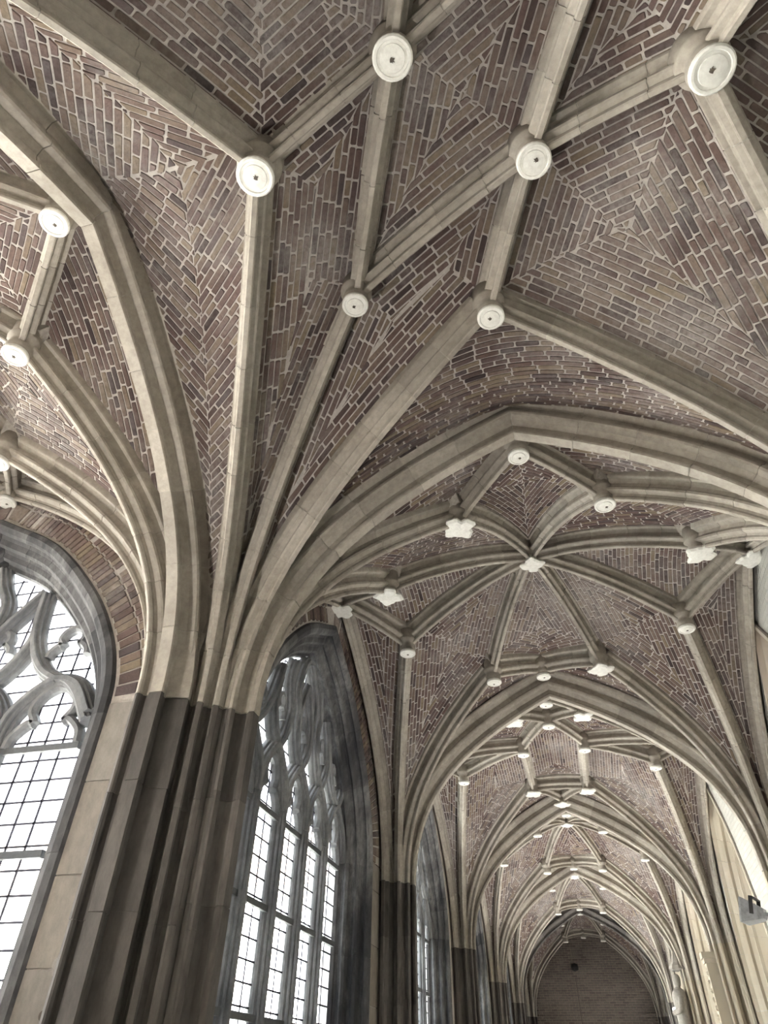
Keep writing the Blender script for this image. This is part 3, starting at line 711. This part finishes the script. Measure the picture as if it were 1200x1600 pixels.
    pane_me = None; xs = sorted([round(v_, 4) for uc in UC for v_ in [uc-pit/2]+[uc-lw+du*i for i in range(1, ncol)]]+[HW])
    gl = MB()
    for a, b in zip(xs, xs[1:]):
        for z0 in Z:
            z1 = min(z0+dz, APX); q = [(a, z0), (b, z0), (b, z1), (a, z1)]; uc = (a+b)/2
            if not (inside_arch(a, z0, HW, P) or inside_arch(b, z0, HW, P)): continue
            x = MB() if detail else gl
            x.add([(p[0], GD+.016, p[1]) for p in q], [(0, 1, 2, 3)], .5)
            vis = False
            if detail:
                c = T((uc, GD, (z0+z1)/2)); px, py, zz = project(np.array(c)); vis = zz > 0 and -40 < px < 1240 and 900 < py < 1640
                if vis: x.build('pane', 'glass', root, tf=T)
                else: gl.v += []; gl.add([(p[0], GD+.016, p[1]) for p in q], [(0, 1, 2, 3)], .5)
    if gl.v: gl.build('glazing', 'glass', root, tf=T)['kind'] = 'stuff'
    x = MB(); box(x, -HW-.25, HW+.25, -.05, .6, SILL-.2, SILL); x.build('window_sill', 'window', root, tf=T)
# window walls
def window_wall(mb_wall, sc_, s0, s1, tf, wall, bricks):
    """adds the wall face around one arch; bricks and ashlar as separate pieces"""
    T = wall_tf(tf, sc_); P = offset(arch_path(), .30); m = len(P)
    outer = []
    for i, p in enumerate(P):
        sg = -1 if i <= m//2 else 1
        e = s0-sc_ if sg < 0 else s1-sc_
        if p[1] <= SPR+.001: outer.append((e, p[1]))
        else:
            t = (p[1]-SPR)/(P[m//2, 1]-SPR); outer.append((e*(1-max(0, t-.7)/.3) if t > .7 else e, SPR+t*(6.3-SPR) if t > .0 else SPR))
    outer[m//2] = (0, 6.3)
    v = [(p[0], .0, p[1]) for p in P]+[(p[0], .0, p[1]) for p in outer]
    v = [T(q) for q in v]; f = [(i, i+1, m+i+1, m+i) for i in range(m-1)]; mb_wall.add(v, f, .5)
    v = [T(q) for q in ((s0-sc_, 0, SILL), (s1-sc_, 0, SILL), (s1-sc_, 0, 0), (s0-sc_, 0, 0))]; mb_wall.add(v, [(0, 1, 2, 3)], .5)
    v = [T(q) for q in ((s0-sc_, .46, 0), (s1-sc_, .46, 0), (s1-sc_, .46, SILL), (s0-sc_, .46, SILL))]; mb_wall.add(v, [(0, 1, 2, 3)], .5)
    # outer skin so that no light leaks round the frame
    Po = offset(arch_path(), .34); v = [T((p[0], .46, p[1])) for p in Po]+[T((q[0], .46, q[1])) for q in outer]; mb_wall.add(v, [(i, i+1, m+i+1, m+i) for i in range(m-1)], .5)
    if not bricks: return
    P = arch_path(n=10); m = len(P); d = np.r_[0, np.cumsum(np.linalg.norm(np.diff(P, axis=0), axis=1))]
    A, B_, C_ = offset(P, .332), offset(P, .332+.17), offset(P, .332+.34)
    pos = 0
    for t in np.arange(0, d[-1], .052):
        for i, (X, Y) in enumerate(((A, B_), (B_, C_))):
            if random.random() < .02: continue
            g = lambda Q, tt: (np.interp(tt, d, Q[:, 0]), np.interp(tt, d, Q[:, 1]))
            a, b, c, e = g(X, t), g(X, t+.044), g(Y, t+.044), g(Y, t)
            if a[1] < 3.42 or e[1] < 3.42: continue
            sh = .0 if (int(t/.052) % 2) else .06
            q = np.array([a, b, c, e]); ax = (q[2]+q[3])/2-(q[0]+q[1])/2; q = q+ax*.02; q[2:] -= ax*.06
            q += ax*(sh if i == 0 else sh)
            cc = q.mean(0); qi = q+(cc-q)*.08
            x = MB(); x.add([(p[0], .002, p[1]) for p in q]+[(p[0], -.009, p[1]) for p in qi], [(0,1,5,4),(1,2,6,5),(2,3,7,6),(3,0,4,7),(4,5,6,7)]); x.build('brick', 'brick', wall, tf=T)
    for sg in (-1, 1):
        e = (s0-sc_ if sg < 0 else s1-sc_); z = 0.; a = sg*(HW+.318); b = e
        while z < 3.40:
            h = random.choice([.42, .5, .58]); z1 = min(3.42, z+h); x = MB(); u0, u1 = min(a, b)+.004, max(a, b)-.004
            if 3.42-z1 < .2: z1 = 3.42
            box(x, u0, u1, -.012, .05, z+.004, z1-.004); x.build('ashlar_block', 'ashlar', wall, tf=T); z = z1
WIN = [('window_1', 'large pointed window with flowing tracery at the left edge', 2.39, G2, True, .25, D),
       ('window_2', 'tall pointed many-light window right of the dark corner pier', 2.39, G1, True, .25, D),
       ('window_3', 'traceried window seen edge-on beyond the second pier', D*1.5, G1, False, D, 2*D),
       ('window_4', 'sliver of traceried window beyond the third pier', D*2.5, G1, False, 2*D, 3*D),
       ('window_5', 'last thin sliver of window before the far wall', D*3.5, G1, False, 3*D, 4*D)]
wl, wf = MB(), MB(); lw = empty('wall_left'); tag(lw, 'window wall along the left of the gallery, brick over grey ashlar', 'wall', kind='structure')
fw_ = empty('wall_front'); tag(fw_, 'window wall left of the corner pier with a brick band round the arch', 'wall', kind='structure')
for nm, lb, s, tf, det, s0, s1 in WIN:
    window(nm, lb, s, tf, det, 4 if tf is G2 else 5); window_wall(wf if tf is G2 else wl, s, s0, s1, tf, fw_ if tf is G2 else lw, det)
v = [(0, 4*D, 0), (0, 5*D, 0), (0, 5*D, 6.3), (0, 4*D, 6.3)]; wl.add(v, [(0, 1, 2, 3)], .5)
wl.build('wall_face', 'mortar', lw); wf.build('wall_face', 'mortar', fw_)

# ------------------------------------------------------------------ right wall with blind arches, back, far wall, floor, ground
for nm_, cx_, cz_, r_, mt_ in (('repair_patch', -.42, 2.01, .058, 'statue'), ('stain', -.45, 1.815, .022, 'worn'), ('stain', -.385, 1.825, .026, 'worn'), ('stain', -.335, 1.80, .010, 'worn')):
    x = MB(); n_ = 18; x.add([(cx_+r_*math.cos(a_)*(1+.06*math.sin(3*a_)), -.0128, cz_+r_*math.sin(a_)) for a_ in [2*math.pi*q/n_ for q in range(n_)]]+[(cx_+r_*.96*math.cos(2*math.pi*q/n_), -.0145, cz_+r_*.96*math.sin(2*math.pi*q/n_)) for q in range(n_)],
        [(q, (q+1) % n_, n_+(q+1) % n_, n_+q) for q in range(n_)]+[tuple(range(n_, 2*n_))]); x.build(nm_, mt_, fw_)
rw = empty('wall_right'); tag(rw, 'limewashed right wall of the gallery with pointed stone arches', 'wall', kind='structure')
RHW, RSP, RAP = .62, 2.45, 4.50
mb = MB(); TFR = lambda c: (lambda p: (W+p[1], c+p[0], p[2]))
for k in range(5):
    c = D*(k+.5)+.85; T = TFR(c); P = offset(arch_path(RHW, RSP, RAP, 0.), .50); m = len(P); e = D/2
    outer = []
    for i, p in enumerate(P):
        sg = -1 if i <= m//2 else 1; t = max(0, (p[1]-RSP)/(P[m//2, 1]-RSP)); outer.append(((-e-.85 if sg < 0 else e-.85)*(1-max(0, t-.7)/.3), p[1] if t <= 0 else RSP+t*(6.3-RSP)))
    outer[m//2] = (0, 6.3)
    mb.add([T((p[0], 0, p[1])) for p in P]+[T((p[0], 0, p[1])) for p in outer], [(i, i+1, m+i+1, m+i) for i in range(m-1)], .5)
    if k in (1, 2, 3, 0):
        fr = MB(); PR = [(.50,.0),(.50,-.03),(.46,-.035),(.44,.02),(.39,.06),(.37,.05),(.34,.09),(.345,.13),(.29,.18),(.25,.18),(.235,.22),(.22,.24),(.02,.50),(.0,.50),(-.01,.62)]
        pp = arch_path(RHW, RSP, RAP, 0.); cuts = list(range(0, 6, 1))+list(range(6, len(pp)-7, 3))+list(range(len(pp)-7, len(pp), 1)); cuts = sorted(set(cuts+[len(pp)-1]))
        prs = [offset(pp, o) for o, d in PR]; kk = len(PR)
        x = MB(); prb = [offset(pp, o+.007) for o, d in PR]; v = [(prb[j][t, 0], d+.007, prb[j][t, 1]) for t in range(len(pp)) for j, (o, d) in enumerate(PR)]
        x.add(v, [(q*kk+j, q*kk+j+1, (q+1)*kk+j+1, (q+1)*kk+j) for q in range(len(pp)-1) for j in range(kk-1)], .5); fo = x.build('blind_arch', 'joint', rw, tf=T)
        for a, b in zip(cuts, cuts[1:]):
            x = MB(); v = []
            for t in np.linspace(a+.03, b-.03, 4):
                for j, (o, d) in enumerate(PR): v.append((np.interp(t, range(len(pp)), prs[j][:, 0]), d, np.interp(t, range(len(pp)), prs[j][:, 1])))
            x.add(v, [(q*kk+j, q*kk+j+1, (q+1)*kk+j+1, (q+1)*kk+j) for q in range(3) for j in range(kk-1)]+[tuple(range(kk)), tuple(3*kk+j for j in range(kk))])
            x.build('arch_stone', 'yellow', fo, tf=T)
        x = MB(); box(x, -RHW-.2, RHW+.2, .60, .68, 0, RAP+.2); x.build('niche_back', 'yellow', fo, tf=T)
    else:
        x = MB(); box(x, -RHW-.4, RHW+.4, .02, .1, 0, RAP+.4); x.build('niche_back', 'pier', rw, tf=T)
mb.add([(W, -W, 0), (W, 0, 0), (W, 0, 6.3), (W, -W, 6.3)], [(0, 1, 2, 3)], .5)
mb.build('wall_face', 'lime', rw)
bwl = MB(); bwl.add([(W, -W, 0), (-8*1.2, -W, 0), (-8*1.2, -W, 6.3), (W, -W, 6.3)], [(0, 1, 2, 3)], .5)
bo = bwl.build('wall_back', 'ashlar'); tag(bo, 'stone back wall behind the viewer', 'wall', kind='structure')
ew = MB(); ew.add([(-1, 5*D, 0), (W+1, 5*D, 0), (W+1, 5*D, 6.4), (-1, 5*D, 6.4)], [(0, 1, 2, 3)], .5)
eo = ew.build('wall_far', 'farbrick'); tag(eo, 'brick wall closing the far end of the gallery', 'wall', kind='structure')
fl = MB(); box(fl, -9.6, W+.5, -W, 0.2, -.1, 0); box(fl, -.1, W+.5, .2, 5*D, -.1, 0)
fo = fl.build('floor', 'floor'); tag(fo, 'pale stone floor of the cloister gallery', 'floor', kind='structure')
gr = MB(); box(gr, -60, 40, -40, 70, -.4, -.2); go = gr.build('garth_ground', 'ground'); tag(go, 'pale ground of the courtyard outside the windows', 'ground', kind='structure')
rf = MB(); box(rf, -9.6, W+.5, -W-.3, .46, 6.3, 6.45); box(rf, -.46, W+.5, .46, 5*D+.2, 6.3, 6.45)
ro = rf.build('roof', 'pier'); tag(ro, 'roof above the vaults', 'roof', kind='structure')

# ------------------------------------------------------------------ small things
def tf_rot(c, yaw, pitch=0., roll=0.):
    Rm = (Matrix.Rotation(yaw, 3, 'Z') @ Matrix.Rotation(pitch, 3, 'Y') @ Matrix.Rotation(roll, 3, 'X'))
    return lambda p: tuple(Vector(c)+Rm @ Vector(p))
fl_ = empty('floodlight'); tag(fl_, 'grey box floodlight on a bracket at the right edge', 'floodlight')
T = tf_rot((4.10, 5.98, 3.13), math.radians(-25), math.radians(14))
x = MB(); hv = []
for xx, hy, hz in ((-.13, .15, .125), (-.11, .15, .125), (.05, .11, .07), (.10, .07, .05)): hv += [(xx, -hy, -hz), (xx, hy, -hz), (xx, hy, hz), (xx, -hy, hz)]
x.add(hv, [(i*4+j, i*4+(j+1) % 4, i*4+4+(j+1) % 4, i*4+4+j) for i in range(3) for j in range(4)]+[(0,1,2,3), (12,13,14,15)]); hb = x.build('housing', 'grey', fl_, tf=T)
x = MB(); box(x, -.136, -.13, -.13, .13, -.105, .105); x.build('lens', 'white', hb, tf=T)
x = MB(); box(x, .08, .36, -.02, .02, -.02, .02); x.build('bracket_arm', 'grey', fl_, tf=T)
x = MB(); box(x, -.02, .02, -.165, -.15, -.03, .14); box(x, -.02, .02, .15, .165, -.03, .14); box(x, -.02, .02, -.165, .165, .135, .15); x.build('yoke', 'black', fl_, tf=T)
x = MB(); ribp = np.array([(4.22, 5.93, 3.12), (4.30, 5.85, 2.95), (4.36, 5.8, 2.6), (4.37, 5.8, 1.5)]); q = smoothc(ribp, 5)
T_, S_, B_ = frames(q, np.array([0, 1., 0])); sweep_raw(x, q, S_, B_, [(.006, .006), (-.006, .006), (-.006, -.006), (.006, -.006)]); x.build('cable', 'black', fl_)

# statue on a console against the right wall
stt = empty('statue'); tag(stt, 'weathered grey stone statue standing under a canopy near the far right pier', 'statue')
SC = np.array([3.96, 14.34, 2.12]); body = MB(); n = 18
prof = [(.20, 0), (.205, .03), (.195, .2), (.185, .45), (.175, .68), (.185, .82), (.19, .92), (.165, 1.0), (.10, 1.04), (.055, 1.07), (.053, 1.09), (.07, 1.12), (.078, 1.18), (.074, 1.24), (.05, 1.29), (.01, 1.31)]
v = []; f = []
for r, z in prof:
    for k in range(n):
        a = 2*math.pi*k/n; rr = r*(1+(.10*math.sin(7*a+z*5) if z < .7 else 0)); v.append((SC[0]+rr*math.cos(a)*(.75 if z < 1.02 else 1)-.05*math.sin(z*2.2), SC[1]+rr*math.sin(a), SC[2]+z))
for i in range(len(prof)-1):
    for k in range(n): f.append((i*n+k, i*n+(k+1) % n, (i+1)*n+(k+1) % n, (i+1)*n+k))
f.append(tuple(range(n))); body.add(v, f); body.build('figure', 'statue', stt, True)
for s in (-1, 1):
    x = MB(); q = smoothc([SC+[-.04, s*.19, .9], SC+[-.10, s*.23, .70], SC+[-.2, s*.10, .66]], 6); T_, S_, B_ = frames(q, np.array([1., 0, 0]))
    sweep_raw(x, q, S_, B_, [(.055*math.cos(a), .055*math.sin(a)) for a in np.linspace(0, 6.283, 9)[:-1]]); x.build('sleeve', 'statue', stt, True)
x = MB(); lathe(x, SC, [(.06, -.42), (.10, -.36), (.13, -.2), (.22, -.06), (.23, 0)], 12); x.build('console', 'statue', stt)
x = MB(); lathe(x, SC+[.06, 0, 1.36], [(.15, 0), (.19, .03), (.17, .09), (.12, .14), (.08, .26), (.03, .4)], 8); x.build('canopy', 'statue', stt)
x = MB(); box(x, SC[0]+.05, SC[0]+.2, SC[1]-.1, SC[1]+.1, SC[2]+1.36, SC[2]+1.5); x.build('canopy_bracket', 'statue', stt)

pl = empty('carved_pilaster'); tag(pl, 'short carved stone pilaster with moulded cap below the springing on the right wall', 'pilaster')
px_, py_ = W-.42, 2*D
x = MB(); box(x, px_-.10, px_+.12, py_-.13, py_+.13, 3.12, 3.2); box(x, px_-.08, px_+.12, py_-.11, py_+.11, 3.06, 3.12); x.build('cap', 'yellow', pl)
x = MB(); box(x, px_-.06, px_+.12, py_-.09, py_+.09, 2.2, 3.06); sf = x.build('panel', 'yellow', pl)
for i in range(7):
    x = MB(); lathe(x, (px_-.06, py_+(.025 if i % 2 else -.025), 2.3+i*.105), [(.01, -.035), (.035, -.01), (.035, .01), (.01, .035)], 8); x.build('carved_leaf', 'yellow', sf)
x = MB(); box(x, px_-.09, px_+.12, py_-.12, py_+.12, 2.12, 2.2); box(x, px_-.06, px_+.12, py_-.09, py_+.09, 0, 2.12); x.build('base', 'yellow', pl)

fx = empty('wall_camera'); tag(fx, 'small black fixture on the far brick wall with a thin conduit below', 'fixture')
x = MB(); lathe(x, (1.76, 5*D-.12, 4.62), [(.03, -.11), (.10, -.08), (.12, 0), (.10, .08), (.03, .11)], 12); x.build('body', 'black', fx)
x = MB(); box(x, 1.74, 1.78, 5*D-.1, 5*D, 4.60, 4.64); x.build('mount', 'black', fx)
x = MB(); box(x, 1.72, 1.745, 5*D-.03, 5*D, 0, 4.3); x.build('conduit', 'worn', fx)
sp = empty('spotlight'); tag(sp, 'tiny glowing spotlight on the right near the far wall', 'spotlight')
x = MB(); lathe(x, (4.05, 17.2, 3.02), [(.03, -.05), (.06, -.03), (.06, .03), (.03, .05)], 12); x.build('bulb', 'glow', sp)
x = MB(); box(x, 4.05, 4.4, 17.18, 17.22, 3.05, 3.09); x.build('arm', 'black', sp)
# ------------------------------------------------------------------ buildings across the courtyard
for nm, lab, x0, x1, y0, y1, ax in (('courtyard_building', 'pale building seen dimly through the left window', -40, -2.5, 24, 30, 0), ('courtyard_building', 'pale building seen dimly through the second window', -30, -24, 1, 23.5, 1)):
    b = empty(nm); tag(b, lab, 'building'); x = MB(); box(x, x0, x1, y0, y1, -.2, 7.5); wo = x.build('wall', 'white', b)
    x = MB(); xm, ym = (x0+x1)/2, (y0+y1)/2
    if ax == 0: v = [(x0, y0-.3, 7.5), (x1, y0-.3, 7.5), (x1, y1, 7.5), (x0, y1, 7.5), (x0, ym, 10.5), (x1, ym, 10.5)]; f = [(0,1,5,4), (3,2,5,4), (0,3,4), (1,2,5), (0,1,2,3)]
    else: v = [(x1+.3, y0, 7.5), (x1+.3, y1, 7.5), (x0, y1, 7.5), (x0, y0, 7.5), (xm, y0, 10.5), (xm, y1, 10.5)]; f = [(0,1,5,4), (3,2,5,4), (0,3,4), (1,2,5), (0,1,2,3)]
    x.add(v, f); x.build('roof', 'farbrick', b)
    L0, L1 = (x0, x1) if ax == 0 else (y0, y1)
    for i in range(int((L1-L0)/3)):
        c = L0+1.5+i*3; x = MB()
        if ax == 0: box(x, c-.5, c+.5, y0-.03, y0+.02, 3.5, 5.6)
        else: box(x, x1-.02, x1+.03, c-.5, c+.5, 3.5, 5.6)
        x.build('window', 'grey', b)
# ------------------------------------------------------------------ added fill lamps on the floor, out of view, to brighten the vaults
for i, (xx, yy, en) in enumerate(((-.7, -1.7, 26), (2.2, D*.65, 20), (2.1, D*1.5, 40), (2.1, D*2.5, 58), (2.1, D*3.5, 58), (2.2, D*4.6, 13))):
    u = empty('floor_uplight'); tag(u, ['small floor uplighter at the mouth of the left gallery', 'small floor uplighter under the eight-ribbed star vault', 'small floor uplighter under the hexagon-patterned vault', 'small floor uplighter beyond the hexagon-patterned bay', 'small floor uplighter before the dark end arch', 'small floor uplighter in front of the far brick wall'][i], 'lamp', 'floor uplighters')
    x = MB(); lathe(x, (xx, yy, 0), [(.12, 0), (.13, .03), (.11, .05), (.13, .12), (.14, .16)], 16); x.build('housing', 'black', u)
    l = bpy.data.lights.new('uplight', 'SPOT'); l.spot_size = math.radians(104 if i == 0 else 84); l.spot_blend = .7; l.shadow_soft_size = .12; l.energy = en*3.4; l.color = (1, .95, .88)
    lo = bpy.data.objects.new('uplight', l); col.objects.link(lo); lo.location = (xx, yy, .18); lo.rotation_euler = (math.pi, 0, 0); lo.parent = u
print('objects', len(bpy.data.objects), 'tris', sum(len(o.data.polygons) for o in bpy.data.objects if o.type == 'MESH'))
